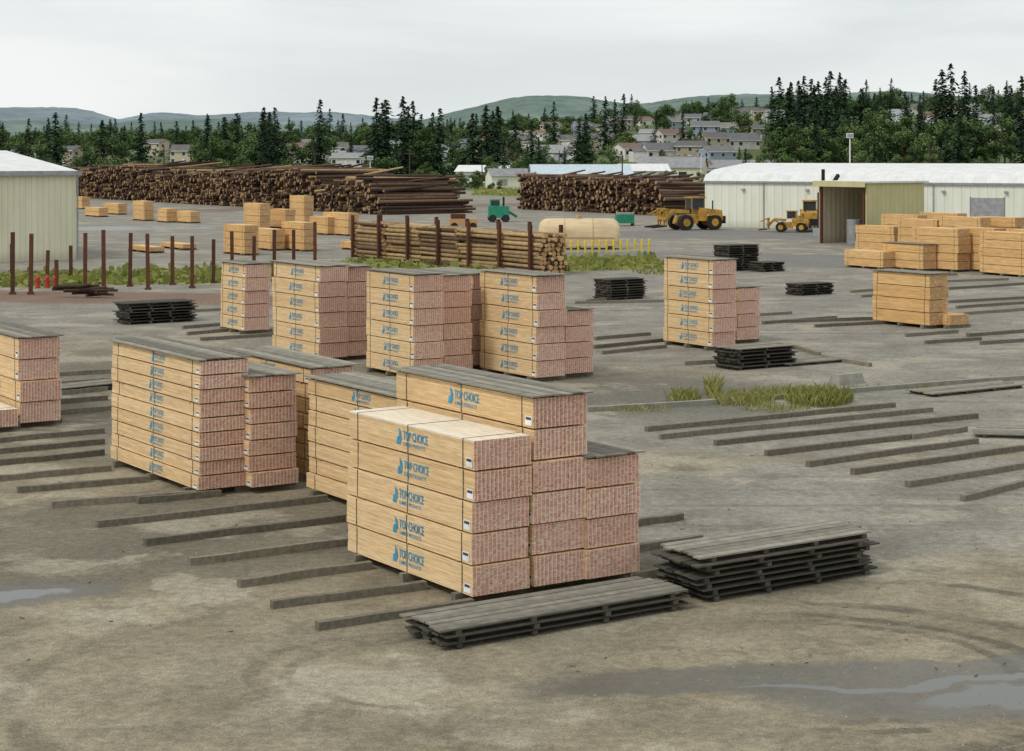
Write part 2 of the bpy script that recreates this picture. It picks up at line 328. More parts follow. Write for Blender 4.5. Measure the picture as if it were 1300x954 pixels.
def lumber(u,v,packs,ph,L,w=1.23,cov=True,text=True,pink=True,name='lumber_stack',dx=0,ts=1.0,rot=0.0,straps=3):
    p=G(u,v); mb=MB(); gap=0.035; base=0.13
    if pink: wood,end=M['wood'],M['ends']
    else: wood,end=M['wood_far'],M['wood_farend']
    rows=max(3,int(round((ph-gap)/(0.039 if pink else 0.055)))); rh=(ph-gap)/rows
    cols=int(round(w/0.0886)) if pink else 8; cw=w/cols
    tot=packs*ph
    for k in range(packs):
        z0=base+k*(tot-base)/packs; sc_=(tot-base)/tot; g=gap*sc_; r_=rh*sc_
        ox=R.gauss(0,0.018); oy=R.gauss(0,0.035)
        for y in (0.12,0.5,0.88):
            yy=L*y
            if k>0: mb.box(ox+0.01,ox+w-0.01,yy-0.045,yy+0.045,z0,z0+g,M['dark'])
        tone=R.uniform(-0.18,0.18)
        for r in range(rows):
            for c in range(cols):
                zz=z0+g+r*r_
                x0=ox+c*cw; j=R.random()*0.008 if c in(0,cols-1) else 0
                top=(k==packs-1 and r==rows-1)
                rn=min(1,max(0,R.random()*0.75+0.12+tone))
                if c in (0,cols-1) or top or r==0 or r==rows-1:
                    mb.box(x0+(j if c==0 else 0.0008),x0+cw-(j if c==cols-1 else 0.0008),oy+R.random()*0.014,oy+L-R.random()*0.02,zz+0.0008,zz+r_-0.0022,M['wood_top'] if (top and not cov and pink) else wood,end,rn)
                else:
                    y0=oy+R.random()*0.014; mb.add([(x0+.001,y0,zz),(x0+cw-.001,y0,zz),(x0+cw-.001,y0,zz+r_-.002),(x0+.001,y0,zz+r_-.002)],[(0,1,2,3)],end,rn)
        z1=z0+g+rows*r_
        for s_ in range(straps):
            yy=L*(0.08+0.84*s_/(max(1,straps-1))); 
            mb.box(ox-0.004,ox-0.0005,yy-0.012,yy+0.012,z0+g,z1,M['strap'])
            if k==packs-1 and not cov: mb.box(ox-0.004,ox+w+.004,yy-0.012,yy+0.012,z1,z1+0.003,M['strap'])
        if text:
            stencil(mb,L*0.45+oy+R.uniform(-.06,.06),z0+g+(z1-z0-g)*0.46,ox-0.006,ts)
        if pink:
            a=oy+0.04+R.uniform(0,.04); mb.box(ox-0.006,ox-0.002,a,a+0.21,z0+g+0.04*ph/0.59,z0+g+0.21*ph/0.59,M['label']); mb.box(ox-0.008,ox-0.0065,a+.02,a+.19,z0+g+0.14*ph/0.59,z0+g+0.19*ph/0.59,M['labelk'])
    if cov: cover(mb,w,L,tot)
    for y in (0.1,0.5,0.9): mb.box(-0.15,w+0.2,L*y-0.07,L*y+0.07,0.0,base+0.03,M['bolster'])
    return mb.obj(name,(p.x,p.y,0),ANG+rot)
lumber(602,770,5,0.586,4.6,cov=False,rot=0.012)
lumber(677,757,6,0.595,5.05,w=1.20)
lumber(745,747,4,0.592,5.0)
lumber(253,632,9,0.352,5.55,ts=0.74,w=1.22,rot=.01)
lumber(317,628,7,0.39,5.3,ts=0.78)
lumber(396,614,7,0.395,5.0,ts=0.78)
def near_from_far(u,v,L):
    p=G(u,v)-E2*L; return 650+FP*p.x/p.y, VH+FP*H/p.y
a,b_=near_from_far(391,627,4.9); lumber(a,b_,7,0.388,4.9,ts=0.78)
lumber(25,545,4,0.655,5.2,ts=0.9); lumber(-30,553,1,0.66,5.2,cov=False)
lumber(311,425,5,0.618,2.6,ts=0.95)
lumber(405,461,6,0.612,4.1,ts=1.0); lumber(438,458,6,0.60,4.1)
lumber(526,484,6,0.62,3.5); lumber(563,478,6,0.60,3.5,w=1.23); lumber(600,470,6,0.59,3.5)
lumber(682,486,6,0.618,3.75); lumber(718,481,4,0.60,3.75)
lumber(905,446,6,0.612,3.25); lumber(936,437,4,0.585,3.2)
for (u,v,n,ph,L,cov) in [(1180,418,4,0.62,3.6,True),(1207,418,1,0.62,2.4,False),
    (1122,343,2,0.62,4,False),(1172,345,3,0.6,4,True),(1135,322,3,0.72,4.5,False),(1216,346,5,0.59,4.2,False),(1190,326,4,0.72,4.2,False),(1262,347,5,0.60,4.2,False),(1302,353,5,0.58,4.2,False),(1340,352,5,0.6,4.2,False),(1245,330,4,0.8,4.2,False),(1290,330,4,0.8,4.2,False),
    (1165,316,3,0.95,4.2,False),(1215,316,3,1.0,4.2,False),
    (310,325,4,0.6,4,False),(345,319,3,0.6,4,False),(386,320,4,0.6,4,False),(330,292,4,0.7,4,False),(362,291,3,0.7,4,False),(386,284,4,0.8,4,False),(442,300,3,0.75,5,False),(416,299,2,0.9,4,False),(460,296,1,0.8,4,False),
    (183,281,4,0.6,4,False),(212,283,3,0.55,3.2,False),(242,284,2,0.7,4,False),(150,273,3,0.5,5,False),(126,276,2,0.6,5,False),(104,266,3,0.6,5,False),(190,322,1,0.5,5,False),(470,320,1,0.7,5,False),(232,318,1,0.5,5,False)]:
    lumber(u,v,n,ph,L,cov=cov,text=False,pink=False,straps=2,name='lumber_stack',rot=R.gauss(0,.03))
# ------------------------------------------------------------------ plank lid piles
def lids(u,v,n,L,W,mat='liddark',topmat='lid',pitch=0.105,jit=0.12,rot=0.0,name='plank_lid_pile'):
    p=G(u,v); mb=MB()
    for k in range(n):
        ox=R.uniform(-jit,jit); oy=R.uniform(-jit*0.5,jit*0.5); z=0.02+k*pitch
        nb=4 if L>3.5 else 3
        for b in range(nb):
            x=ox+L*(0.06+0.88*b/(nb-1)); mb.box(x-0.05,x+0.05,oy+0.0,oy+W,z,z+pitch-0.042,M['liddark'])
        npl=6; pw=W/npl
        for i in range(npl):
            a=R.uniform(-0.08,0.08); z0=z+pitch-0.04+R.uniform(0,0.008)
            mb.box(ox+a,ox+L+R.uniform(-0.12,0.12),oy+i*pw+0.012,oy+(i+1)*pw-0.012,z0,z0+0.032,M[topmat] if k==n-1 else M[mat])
    return mb.obj(name,(p.x,p.y,0),ANG+rot)
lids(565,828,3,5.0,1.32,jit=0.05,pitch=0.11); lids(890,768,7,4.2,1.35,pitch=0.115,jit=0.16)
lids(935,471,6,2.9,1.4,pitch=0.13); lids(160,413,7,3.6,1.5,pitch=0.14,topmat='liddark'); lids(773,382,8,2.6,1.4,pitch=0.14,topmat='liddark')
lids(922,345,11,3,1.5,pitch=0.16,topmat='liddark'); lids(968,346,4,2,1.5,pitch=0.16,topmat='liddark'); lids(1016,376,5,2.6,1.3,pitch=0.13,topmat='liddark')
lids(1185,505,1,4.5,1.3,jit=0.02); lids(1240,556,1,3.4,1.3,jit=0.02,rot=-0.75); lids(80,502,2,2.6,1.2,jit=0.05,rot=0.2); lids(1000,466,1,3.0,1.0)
# ------------------------------------------------------------------ bolsters
def bolster(a,b,w=0.16,h=0.15):
    A=G(*a);B=G(*b); mb=MB(); n=5; d=(B-A); L=d.length; d.normalize(); s=Vector((-d.y,d.x,0))
    vs=[]
    for i in range(n+1):
        c=A+d*L*i/n+s*R.uniform(-0.02,0.02)
        ww=w*R.uniform(0.92,1.08); hh=h*R.uniform(0.92,1.06)
        for sx,z in ((-1,0),(1,0),(0.93,hh),(-0.93,hh)): vs.append((c+s*sx*ww/2)+Vector((0,0,z)))
    fs=[(0,1,2,3),tuple(n*4+k for k in (3,2,1,0))]
    for i in range(n):
        o=i*4
        for k in range(4): fs.append((o+k,o+4+k,o+4+(k+1)%4,o+(k+1)%4))
    mb.add(vs,fs,M['bolster']); mb.obj('timber_bolster')
for q in [((402,800),(600,771)),((345,773),(540,748)),((303,746),(470,722)),((240,718),(445,692)),((183,693),(437,662)),((123,670),(415,637)),((65,645),(250,631)),((22,626),(190,612)),((-10,612),(140,598)),
    ((-10,592),(132,578)),((-10,577),(132,564)),((-10,563),(132,550)),((60,528),(140,521)),((60,514),(136,508)),((78,502),(136,496)),((76,490),(140,485)),((70,478),(140,474)),((175,640),(280,630)),
    ((795,670),(866,660)),((795,702),(890,688)),((800,738),(860,728)),
    ((820,548),(1135,517)),((838,558),(1183,523)),((908,566),(1240,531)),((972,579),(1160,557)),((1025,593),(1240,563)),((1158,558),(1226,548)),((1082,603),(1300,572)),((1152,619),(1320,592)),((1222,637),(1300,617)),((1230,634),(1258,628)),
    ((755,432),(825,426)),((755,443),(842,434)),((765,450),(845,442)),((730,386),(842,384)),((745,384),(800,379)),((955,402),(1005,399)),((968,412),(1062,405)),((1000,410),(1120,406)),((1035,416),(1150,410)),((870,464),(940,460)),((1000,440),(1040,452)),
    ((1150,428),(1215,423)),((1175,437),(1245,432)),((1228,428),(1320,421)),((1245,438),(1320,433)),((1205,385),(1310,379)),((1215,392),(1315,385)),((1225,400),(1310,394)),((1095,378),(1150,374)),((1080,372),(1120,369)),((1045,456),(1105,466)),
    ((232,418),(300,412)),((238,426),(300,420)),((255,433),(350,427)),((1120,352),(1215,350)),((1160,360),(1280,356)),((1205,368),(1300,362)),((205,398),(280,395))]:
    bolster(*q)
mb=MB()
kp=[G(745,523),G(880,515),G(1000,506),G(1100,497),G(1200,489),G(1330,480)]
for a,b in zip(kp,kp[1:]): mb.obox(a+Vector((0,0,.07)),b+Vector((0,0,.07)),0.2,0.16,M['concrete'])
mb.obj('concrete_kerb')
mb=MB(); q=G(1075,487); mb.T=Matrix.Translation(q)@Matrix.Rotation(ANG,4,'Z')
mb.add([(-.6,-.3,0),(.6,-.3,0),(.6,.3,0),(-.6,.3,0),(-.55,-.2,.35),(.55,-.2,.35),(.55,.2,.35),(-.55,.2,.35)],MB.BF,M['concrete']); mb.obj('concrete_block')
mb=MB()
for i in range(120):
    u=R.uniform(-60,1360); v=R.uniform(450,860); p=G(u,v); a=R.uniform(0,3.14)
    L_=R.uniform(.03,.10) if R.random()<.96 else R.uniform(.2,.4); d=Vector((math.cos(a),math.sin(a),0))*L_
    mb.obox(p+Vector((0,0,.010)),p+d+Vector((0,0,.012)),R.uniform(.01,.02),.016,M['bolster'])
mb.obj('wood_debris')
mb=MB()
for i in range(1500):
    u=R.uniform(-60,1360); v=R.uniform(560,950); p=G(u,v)
    r=R.uniform(.008,.024); vs=[p+Vector((r*R.uniform(.7,1.2)*math.cos(k*1.256),r*R.uniform(.7,1.2)*math.sin(k*1.256),0)) for k in range(5)]+[p+Vector((0,0,r*.9))]
    mb.add(vs,[(k,(k+1)%5,5) for k in range(5)],M['concrete'])
mb.obj('gravel_stones')
# ------------------------------------------------------------------ grass, weeds
def blades(name,spots,hmin,hmax,wid):
    mb=MB()
    for p in spots:
        h=R.uniform(hmin,hmax); a=R.uniform(0,6.28); d=Vector((math.cos(a),math.sin(a),0)); s=Vector((-d.y,d.x,0))*wid*R.uniform(.6,1.3)
        l=R.uniform(0.1,0.8)*h
        mb.add([p-s,p+s,p+s*0.6+d*l*0.4+Vector((0,0,h*.6)),p+d*l+Vector((0,0,h*.95)),p-s*0.6+d*l*0.4+Vector((0,0,h*.6))],[(0,1,2,3,4)],M['grass'])
    mb.obj(name)
for (u,v,ru,rv,n,h) in [(905,500,9,6,220,0.7),(868,508,22,6,360,0.42),(942,510,42,7,950,0.40),(1040,510,42,8,1400,0.55),(1000,503,50,6,700,0.38),(800,521,55,3,300,0.18),(1150,493,70,2,240,0.18),(840,346,40,4,300,0.3),(985,520,45,5,300,0.22)]:
    sp=[]
    for i in range(n):
        rr=R.random()**.7; a=R.uniform(0,6.28); sp.append(G(u+ru*rr*math.cos(a),v+rv*rr*math.sin(a)))
    blades('weed_patch',sp,h*0.2,h,0.012 if v>400 else 0.04)
def grassmat():
    m,t,b=new_mat('verge_grass',0.95); P=t.n('ShaderNodeNewGeometry').outputs['Position']
    n1=t.noise(P,0.6,5,0.7)
    t.put(b.inputs['Base Color'],t.mix(t.mr(n1,0.35,0.68),(0.13,0.18,0.045),(0.36,0.33,0.16))); return m
M['verge']=grassmat()
def verge(poly):
    pts=[G(*q) for q in poly]; out=[]
    for a,b in zip(pts,pts[1:]+pts[:1]):
        for k in range(10):
            q=a.lerp(b,k/10); out.append(q+Vector((R.uniform(-.4,.4),R.uniform(-1.2,1.2),0.006)))
    mb=MB(); mb.add(out,[tuple(range(len(out)))],M['verge'])
    for i in range(2200):
        s_=R.random(); lo=pts[0].lerp(pts[1],s_); hi=pts[3].lerp(pts[2],s_); p=lo.lerp(hi,R.random())
        h=R.uniform(.04,.18) if R.random()<.9 else R.uniform(.2,.45); an=R.uniform(0,3.14); sx=Vector((math.cos(an),math.sin(an),0))*R.uniform(.1,.3)
        mb.add([p-sx,p+sx,p+sx*1.3+Vector((0,0,h)),p+Vector((0,0,h*1.4)),p-sx*1.2+Vector((0,0,h*.8))],[(0,1,2,3,4)],M['grass'])
    mb.obj('grass_verge')
verge([(-30,366),(440,357),(440,338),(-30,348)])
verge([(430,352),(845,342),(830,326),(440,330)])
verge([(600,248),(720,252),(720,240),(600,238)])
# ------------------------------------------------------------------ logs
def deck(u,v,L,wd,hf,rad,mats,name,endm='logend',extra=0.8):
    p=G(u,v); mb=MB(); y=0.0
    while y<L:
        h=hf(y)+R.uniform(-.35,.35); z=0.2; k=0
        while z<h:
            r=rad*R.uniform(0.55,1.4); yy=y+R.uniform(-.2,.2)+(k%2)*rad
            a=R.uniform(-extra,extra); b=wd+R.uniform(-extra*1.6,extra)
            mb.cyl((a,yy+R.uniform(-.35,.35),z+R.uniform(-.08,.08)),(b,yy+R.uniform(-.35,.35),z+R.uniform(-.15,.1)),r,r*0.8,8,M[R.choice(mats)],M[R.choice((endm,endm,'barkdark'))])
            z+=rad*1.7; k+=1
        y+=rad*2.0
    for i in range(int(L*0.9)):
        y=R.uniform(2,L-2); z=hf(y)+0.15; mb.cyl((R.uniform(-2.2,1),y+R.uniform(-3.5,3.5),z-R.uniform(0,1.8)),(wd+R.uniform(-1,1.5),y+R.uniform(-3,3),z+R.uniform(-.3,.9)),rad*.9,rad*.6,8,M[R.choice(mats)],M[endm])
    mb.obj(name,(p.x,p.y,0),ANG)
def hleft(y):
    b=5.7+0.9*mnoise.noise(Vector((y*0.09,1.3,0)))
    b*=ss((y+3)/9)
    b-=2.2*math.exp(-((y-19)/2.5)**2)+1.6*math.exp(-((y-45)/2.5)**2)+1.2*math.exp(-((y-78)/3)**2)
    return max(1.0,b*(0.80 if y<19 else 1.0))
deck(490,273,122,13.0,hleft,0.22,['bark','bark','barkdark','barkdark','barkpale'],'log_deck',extra=1.2)
deck(842,274,34,8,lambda y:(4.7+0.5*mnoise.noise(Vector((y*0.2,7,0))))*ss((y+4)/7),0.2,['barkdark','bark','bark'],'log_deck')
deck(790,268,8,6,lambda y:2.2*ss((y+3)/6),0.2,['barkdark','bark'],'log_deck')
p=G(684,350); mb=MB()
z=0.2
while z<2.75:
    for c in range(6):
        for seg in range(5):
            r=R.uniform(.11,.20); y0=seg*5.3+R.uniform(-.4,.4); x=0.2+c*0.36+R.uniform(-.05,.05)
            zz=z+R.uniform(-.04,.04); mb.cyl((x,y0,zz),(x+R.uniform(-.08,.08),y0+5.1+R.uniform(-.3,.5),zz+R.uniform(-.06,.06)),r,r*.85,8,M[R.choice(['barkpale','barkpale','barkpale','bark'])],M['wood_farend'])
    z+=0.30
for i,y in enumerate([0.8,4.6,8.6,12.8,17.2,21.6,25.8]):
    for x in (-0.15,2.35):
        mb.box(x-.11,x+.11,y-.11,y+.11,0,3.35+R.uniform(-.1,.1),M['rust'])
    mb.box(-.2,2.45,y-.12,y+.12,0.01,0.16,M['rust'])
mb.obj('log_rack',(p.x,p.y,0),ANG)
for (u,vb,vt) in [(16,374,295),(39,374,297),(72,366,330),(108,366,296),(132,372,292),(165,364,296),(188,368,297),(219,362,300),(244,366,300),(271,360,304),(295,361,294),(322,360,300),(348,358,292),(373,356,292),(400,354,282),(15,352,310),(60,352,318),(90,352,312)]:
    q=G(u,vb); h=(vb-vt)/(vb-VH)*H; mb=MB(); a=R.uniform(-.05,.05)
    mb.obox((0,0,0),(a,0,h),.2,.2,M['rust']); mb.box(-.17,.17,-.17,.17,0,.12,M['rust']); mb.obj('steel_stake',q)
mb=MB(); q=G(95,378)
for i in range(9): mb.cyl((R.uniform(-1.5,1.2),R.uniform(-.5,.5),.15+i*.06),(R.uniform(1,2.6),R.uniform(-.5,.8),.12+i*.08),.1,.07,7,M['barkdark'],M['logend'])
mb.obj('scrap_timber_pile',q)
red=ramp_mat('hydrant_red',(0.40,0.04,0.035),(0.50,0.06,0.045),0.5)
for u in (48,60,70):
    q=G(u,366); mb=MB()
    mb.cyl((0,0,0),(0,0,.62),.12,.11,12,red); mb.cyl((0,0,.62),(0,0,.8),.14,.05,12,red); mb.cyl((-.2,0,.45),(.2,0,.45),.07,.07,10,red); mb.cyl((0,0,0),(0,0,.06),.18,.18,12,red); mb.obj('fire_hydrant',q)
# ------------------------------------------------------------------ buildings
def part(mb,name,par): o=mb.obj(name); o.parent=par; return o
def empty(name,loc,rz=0):
    e=bpy.data.objects.new(name,None); sc.collection.objects.link(e); e.location=loc; e.rotation_euler=(0,0,rz); return e
e=empty('metal_warehouse',G(97,330),ANG)
mb=MB(); mb.add([(-34,0,0),(0,0,0),(0,0,6.7),(-34,0,6.7)],[(0,1,2,3)],M['side_beige']); mb.add([(0,0,0),(0,36,0),(0,36,6.7),(0,18,8.3),(0,0,6.7)],[(0,1,2,3,4)],M['side_beige']); mb.add([(-34,36,0),(-34,0,0),(-34,0,6.7),(-34,18,8.3),(-34,36,6.7)],[(0,1,2,3,4)],M['side_beige']); mb.add([(0,36,0),(-34,36,0),(-34,36,6.7),(0,36,6.7)],[(0,1,2,3)],M['side_beige']); part(mb,'walls',e)
mb=MB(); mb.add([(-34.3,-.4,6.72),(.3,-.4,6.72),(.3,18,8.38),(-34.3,18,8.38),(.3,36.4,6.72),(-34.3,36.4,6.72)],[(0,1,2,3),(3,2,4,5)],M['roof_white']); mb.box(-34.3,.3,-.45,-.37,6.45,6.8,M['steel']); mb.box(.02,.12,-.12,-.02,0,6.45,M['steel']); part(mb,'roof',e)
A=G(895,288); B=G(1300,297); d=(B-A); rz=math.atan2(d.y,d.x); Lw=d.length+14
e=empty('long_warehouse',A,rz)
mb=MB()
prof=[(0,0),(0,5.0),(0.7,5.75),(3,6.35),(12,7.05),(21,6.35),(23.3,5.75),(24,5.0),(24,0)]
mb.add([(0,y,z) for y,z in prof],[tuple(reversed(range(9)))],M['side_white']); mb.add([(Lw,y,z) for y,z in prof],[tuple(range(9))],M['side_white'])
mb.add([(0,0,0),(Lw,0,0),(Lw,0,5.0),(0,0,5.0)],[(0,1,2,3)],M['side_white']); mb.add([(0,24,0),(Lw,24,0),(Lw,24,5.0),(0,24,5.0)],[(3,2,1,0)],M['side_white']); part(mb,'walls',e)
mb=MB()
for (y0,z0),(y1,z1) in zip(prof[1:-2],prof[2:-1]): mb.add([(-.2,y0-.1,z0+.02),(Lw+.2,y0-.1,z0+.02),(Lw+.2,y1-.1,z1+.02),(-.2,y1-.1,z1+.02)],[(0,1,2,3)],M['roof_white'])
mb.box(-.2,Lw+.2,-.22,-.12,4.9,5.12,M['steel']); part(mb,'roof',e)
mb=MB()
for x,w,h in ((30,3.4,3.6),(39,1.0,2.1)):
    mb.box(x,x+w,-.06,-.02,0,h,M['steel']); mb.box(x-.1,x,-.09,-.01,0,h+.1,M['concrete']); mb.box(x+w,x+w+.1,-.09,-.01,0,h+.1,M['concrete'])
for x in (4.5,12,27,33.5): mb.box(x,x+.35,-.3,-.01,4.1,4.3,M['steel'])
for x in (7,19,26,41): mb.box(x,x+.12,-.12,-.01,0,4.9,M['steel'])
part(mb,'doors_and_downpipes',e)
e=empty('open_fronted_shed',G(1100,312),math.atan2(.6,.8)); W_,D_=7.7,5.7; hh=5.5
mb=MB(); t_=.12
mb.box(0,W_,0,t_,0,hh,M['side_tan']); mb.box(W_-t_,W_,t_,D_-t_,0,hh,M['side_in']); mb.box(0,W_,D_-t_,D_,0,hh,M['side_in']); part(mb,'walls',e)
mb=MB(); mb.box(-.5,W_+.3,-.3,D_+.3,hh+.002,hh+.16,M['roof_white']); mb.box(-.52,-.502,-.3,D_+.3,hh-.35,hh+.16,M['side_tan']); part(mb,'roof',e)
mb=MB()
for y in (0.16,D_-.4): mb.box(-.12,.1,y,y+.22,0,hh-.36,M['rust'])
for y in (1.8,3.6): mb.box(W_-.35,W_-.14,y,y+.15,0,hh,M['rust'])
mb.cyl((1.5,2.8,0),(1.5,2.8,2.2),.7,.7,14,M['steel']); part(mb,'frame',e)
mb=MB(); q=G(1045,300); mb.box(-.5,.5,-.3,.3,0,4.3,M['black']); mb.box(-.9,.9,-.5,.5,0,.8,M['steel']); mb.cyl((0,0,4.3),(0,0,6.6),.18,.18,10,M['black']); mb.obox((.3,0,4),(2.5,.5,6),.3,.3,M['black']); mb.obj('conveyor_hopper',q,ANG)
def shed(u,v,w,d,h,rh,rz,wm,rm,name='distant_warehouse'):
    q=G(u,v); mb=MB()
    mb.box(-w/2,w/2,0,d,0,h,M[wm]); mb.add([(-w/2-.4,-.5,h),(w/2+.4,-.5,h),(w/2+.4,d/2,h+rh),(-w/2-.4,d/2,h+rh),(-w/2-.4,d+.5,h),(w/2+.4,d+.5,h)],[(0,1,2,3),(3,2,5,4)],M[rm])
    for s_ in (-1,1): mb.add([(s_*w/2,0,h),(s_*w/2,d,h),(s_*w/2,d/2,h+rh)],[(0,1,2)],M[wm])
    for i in range(int(w/5)):
        x=-w/2+1.5+i*5; mb.box(x,x+2.2,-.06,-.01,.8,h*.75,M['glass'] if i%3 else M['steel'])
    mb.obj(name,q,rz)
M['roof_blue']=siding('blue_gray_roof',(0.42,0.52,0.58),(0.55,0.63,0.68),1.0,0,.9,0)
M['roof_grey']=siding('grey_roof',(0.20,0.20,0.21),(0.30,0.30,0.31),1.0,0,.9,0)
shed(740,241,23,16,3.4,2.4,0.05,'side_white','roof_blue'); shed(648,240,9,8,3,1.8,0.2,'side_white','roof_grey'); shed(850,234,18,14,4.5,3.0,-.2,'side_beige','roof_grey'); shed(820,238,12,10,4,1.8,.1,'side_white','roof_white'); shed(930,230,30,14,4,2.5,.1,'side_white','roof_grey'); shed(610,234,14,10,3.4,1.8,-.2,'side_white','roof_white')
# ------------------------------------------------------------------ tan tank, bollards, machines
q=G(684,316); mb=MB(); Lt=6.9
prof=[(-1.3,0.3),(-1.3,1.3)]+[(-1.3*math.cos(a),1.3+1.3*math.sin(a)) for a in [math.pi*k/14 for k in range(1,14)]]+[(1.3,1.3),(1.3,0.3)]
n=len(prof); rings=[(0.0,.70),(.08,.82),(.25,.91),(.5,.97),(.8,1.0),(Lt-.8,1.0),(Lt-.5,.97),(Lt-.25,.91),(Lt-.08,.82),(Lt,.70)]
vs=[(x,y*k,.3+(z-.3)*k) for x,k in rings for y,z in prof]
fs=[(j*n+i,(j+1)*n+i,(j+1)*n+i+1,j*n+i+1) for j in range(len(rings)-1) for i in range(n-1)]
mb.add(vs,fs,M['tank'],.5,True); mb.add(vs[:n],[tuple(range(n))],M['tank'],.5); mb.add(vs[-n:],[tuple(reversed(range(n)))],M['tank'],.5)
for x in (2.2,4.6):
    for (y0,z0),(y1,z1) in zip(prof,prof[1:]): mb.obox((x,y0*1.01,z0+.01),(x,y1*1.01,z1+.01),.04,.05,M['tankband'])
mb.box(.5,Lt-.5,-1.33,-1.302,.95,1.05,M['tankband'])
for x in (.8,3.4,6.1): mb.box(x-.15,x+.15,-1.4,1.4,0,.3,M['rust'])
mb.cyl((3.4,0,2.5),(3.4,0,2.85),.3,.3,12,M['tankband'])
mb.obj('tan_storage_tank',q,-0.02)
for i in range(13):
    q=G(716+i*9,322-i*0.25); mb=MB(); h=.95
    mb.cyl((0,0,0),(0,0,h),.09,.09,10,M['safety']); mb.cyl((0,0,h),(0,0,h+.06),.09,.03,10,M['safety']); mb.obj('yellow_bollard',q)
mb=MB(); mb.box(-1.2,1.2,-.8,.8,.5,1.9,M['teal']); mb.box(-1.0,.1,-.7,.7,1.9,2.7,M['teal']); mb.box(-.95,.0,-.72,-.702,2.0,2.55,M['glass']); mb.cyl((.6,0,1.9),(.6,0,3.0),.12,.12,8,M['black']); mb.obox((1.2,0,1.2),(2.2,0,.6),.5,.3,M['teal'])
for x in (-.8,.8):
    for y in (-.9,.9): mb.cyl((x,y-.15,.45),(x,y+.15,.45),.45,.45,14,M['black'])
mb.obj('green_yard_machine',G(633,282),.1)
mb=MB(); mb.box(-1,1,-.7,.7,.3,1.3,M['teal']); mb.box(-.9,.9,-.6,.6,1.3,1.5,M['steel']); mb.box(-1,-.8,-.7,.7,0,.3,M['rust']); mb.box(.8,1,-.7,.7,0,.3,M['rust']); mb.obj('green_skip',G(793,287),.1)
mb=MB(); mb.box(-1.5,1.5,-.9,.9,.4,1.2,M['wood_farend']); mb.box(-1.3,.2,-.8,.8,1.2,1.7,M['rust']); mb.box(-1.5,1.5,-.95,-.905,.3,.5,M['steel'])
for x in (-1,1): mb.cyl((x,-.95,.4),(x,-.7,.4),.4,.4,12,M['black'])
mb.obj('flatbed_trailer',G(588,292),.1)
def loader(u,v,rz,s=1.0,logs=True):
    e=empty('wheel_loader',G(u,v),rz); e.scale=(s,s,s)
    mb=MB()
    mb.add([(-3.2,-1.1,1.0),(-.4,-1.1,1.0),(-.4,1.1,1.0),(-3.2,1.1,1.0),(-3.1,-1,2.15),(-.4,-1,2.45),(-.4,1,2.45),(-3.1,1,2.15)],MB.BF,M['yellow'])
    for k in range(4): mb.box(-2.9+k*.5,-2.6+k*.5,-1.13,-1.11,1.3,1.9,M['black'])
    mb.box(-3.45,-3.2,-1.2,1.2,.7,1.5,M['black']); mb.add([(-.4,-.6,.7),(2.2,-.5,.7),(2.2,.5,.7),(-.4,.6,.7),(-.4,-.6,1.7),(1.9,-.5,1.6),(1.9,.5,1.6),(-.4,.6,1.7)],MB.BF,M['yellow'])
    for y in (-1.35,1.35): mb.add([(-2.9,y-.2,1.55),(-1.1,y-.2,1.55),(-1.1,y+.2,1.55),(-2.9,y+.2,1.55),(-2.7,y-.2,1.75),(-1.3,y-.2,1.75),(-1.3,y+.2,1.75),(-2.7,y+.2,1.75)],MB.BF,M['yellow'])
    part(mb,'body',e)
    mb=MB(); mb.box(-1.1,.45,-.75,.75,2.3,3.45,M['glass']); mb.box(-1.25,.6,-.85,.85,3.45,3.6,M['yellow'])
    for x in (-1.12,.37):
        for y in (-.79,.71): mb.box(x,x+.1,y,y+.08,2.2,3.45,M['yellow'])
    mb.cyl((-2.2,.5,2.2),(-2.2,.5,3.2),.08,.08,8,M['black']); part(mb,'cab',e)
    for i,(x,y) in enumerate(((-2,-1.25),(-2,1.25),(1.4,-1.25),(1.4,1.25))):
        mb=MB(); mb.cyl((x,y-.3,.85),(x,y+.3,.85),.85,.85,20,M['black']); mb.cyl((x,y-.33,.85),(x,y+.33,.85),.42,.42,14,M['yellow']); part(mb,'wheel_%d'%(i+1),e)
    mb=MB()
    for y in (-.6,.6):
        mb.obox((.7,y,2.0),(2.6,y,2.1),.2,.4,M['yellow']); mb.obox((2.6,y,2.1),(3.7,y,1.0),.2,.35,M['yellow']); mb.obox((1.3,y*.6,1.3),(2.7,y*.6,2.0),.14,.14,M['steel'])
    for y in (-1.1,-.5,.5,1.1):
        mb.obox((3.6,y,.5),(5.2,y,.35),.14,.16,M['black']); mb.obox((3.6,y,.4),(3.6,y,2.3),.14,.14,M['yellow'])
    mb.obox((3.6,-1.2,1.3),(3.6,1.2,1.3),.3,.3,M['yellow']); mb.obox((3.6,-1.2,2.3),(3.6,1.2,2.3),.2,.2,M['yellow'])
    for y in (-.7,.7): mb.obox((3.6,y,2.3),(4.9,y,1.7),.12,.18,M['yellow'])
    part(mb,'fork_arms',e)
loader(879,292,math.radians(200),.98); loader(1003,295,math.radians(165),.62); loader(1028,293,math.radians(80),.9)
def pole(u,v,h,arm=True,lamp=False,r=.16):
    q=G(u,v)
    mb=MB(); mb.cyl((0,0,0),(0,0,h),r,r*.65,8,M['trunk'] if not lamp else M['label'])
    if arm:
        mb.obox((-1.2,0,h-.8),(1.2,0,h-.8),.12,.12,M['trunk'])
        for x in (-1.1,-.4,.4,1.1): mb.cyl((x,0,h-.74),(x,0,h-.55),.05,.04,6,M['steel'])
    if lamp: mb.box(-.45,.45,-.2,.2,h-.3,h+.35,M['label']); mb.box(-.4,.4,-.23,-.205,h-.2,h+.25,M['steel'])
    mb.obj('street_lamp' if lamp else 'utility_pole',q)
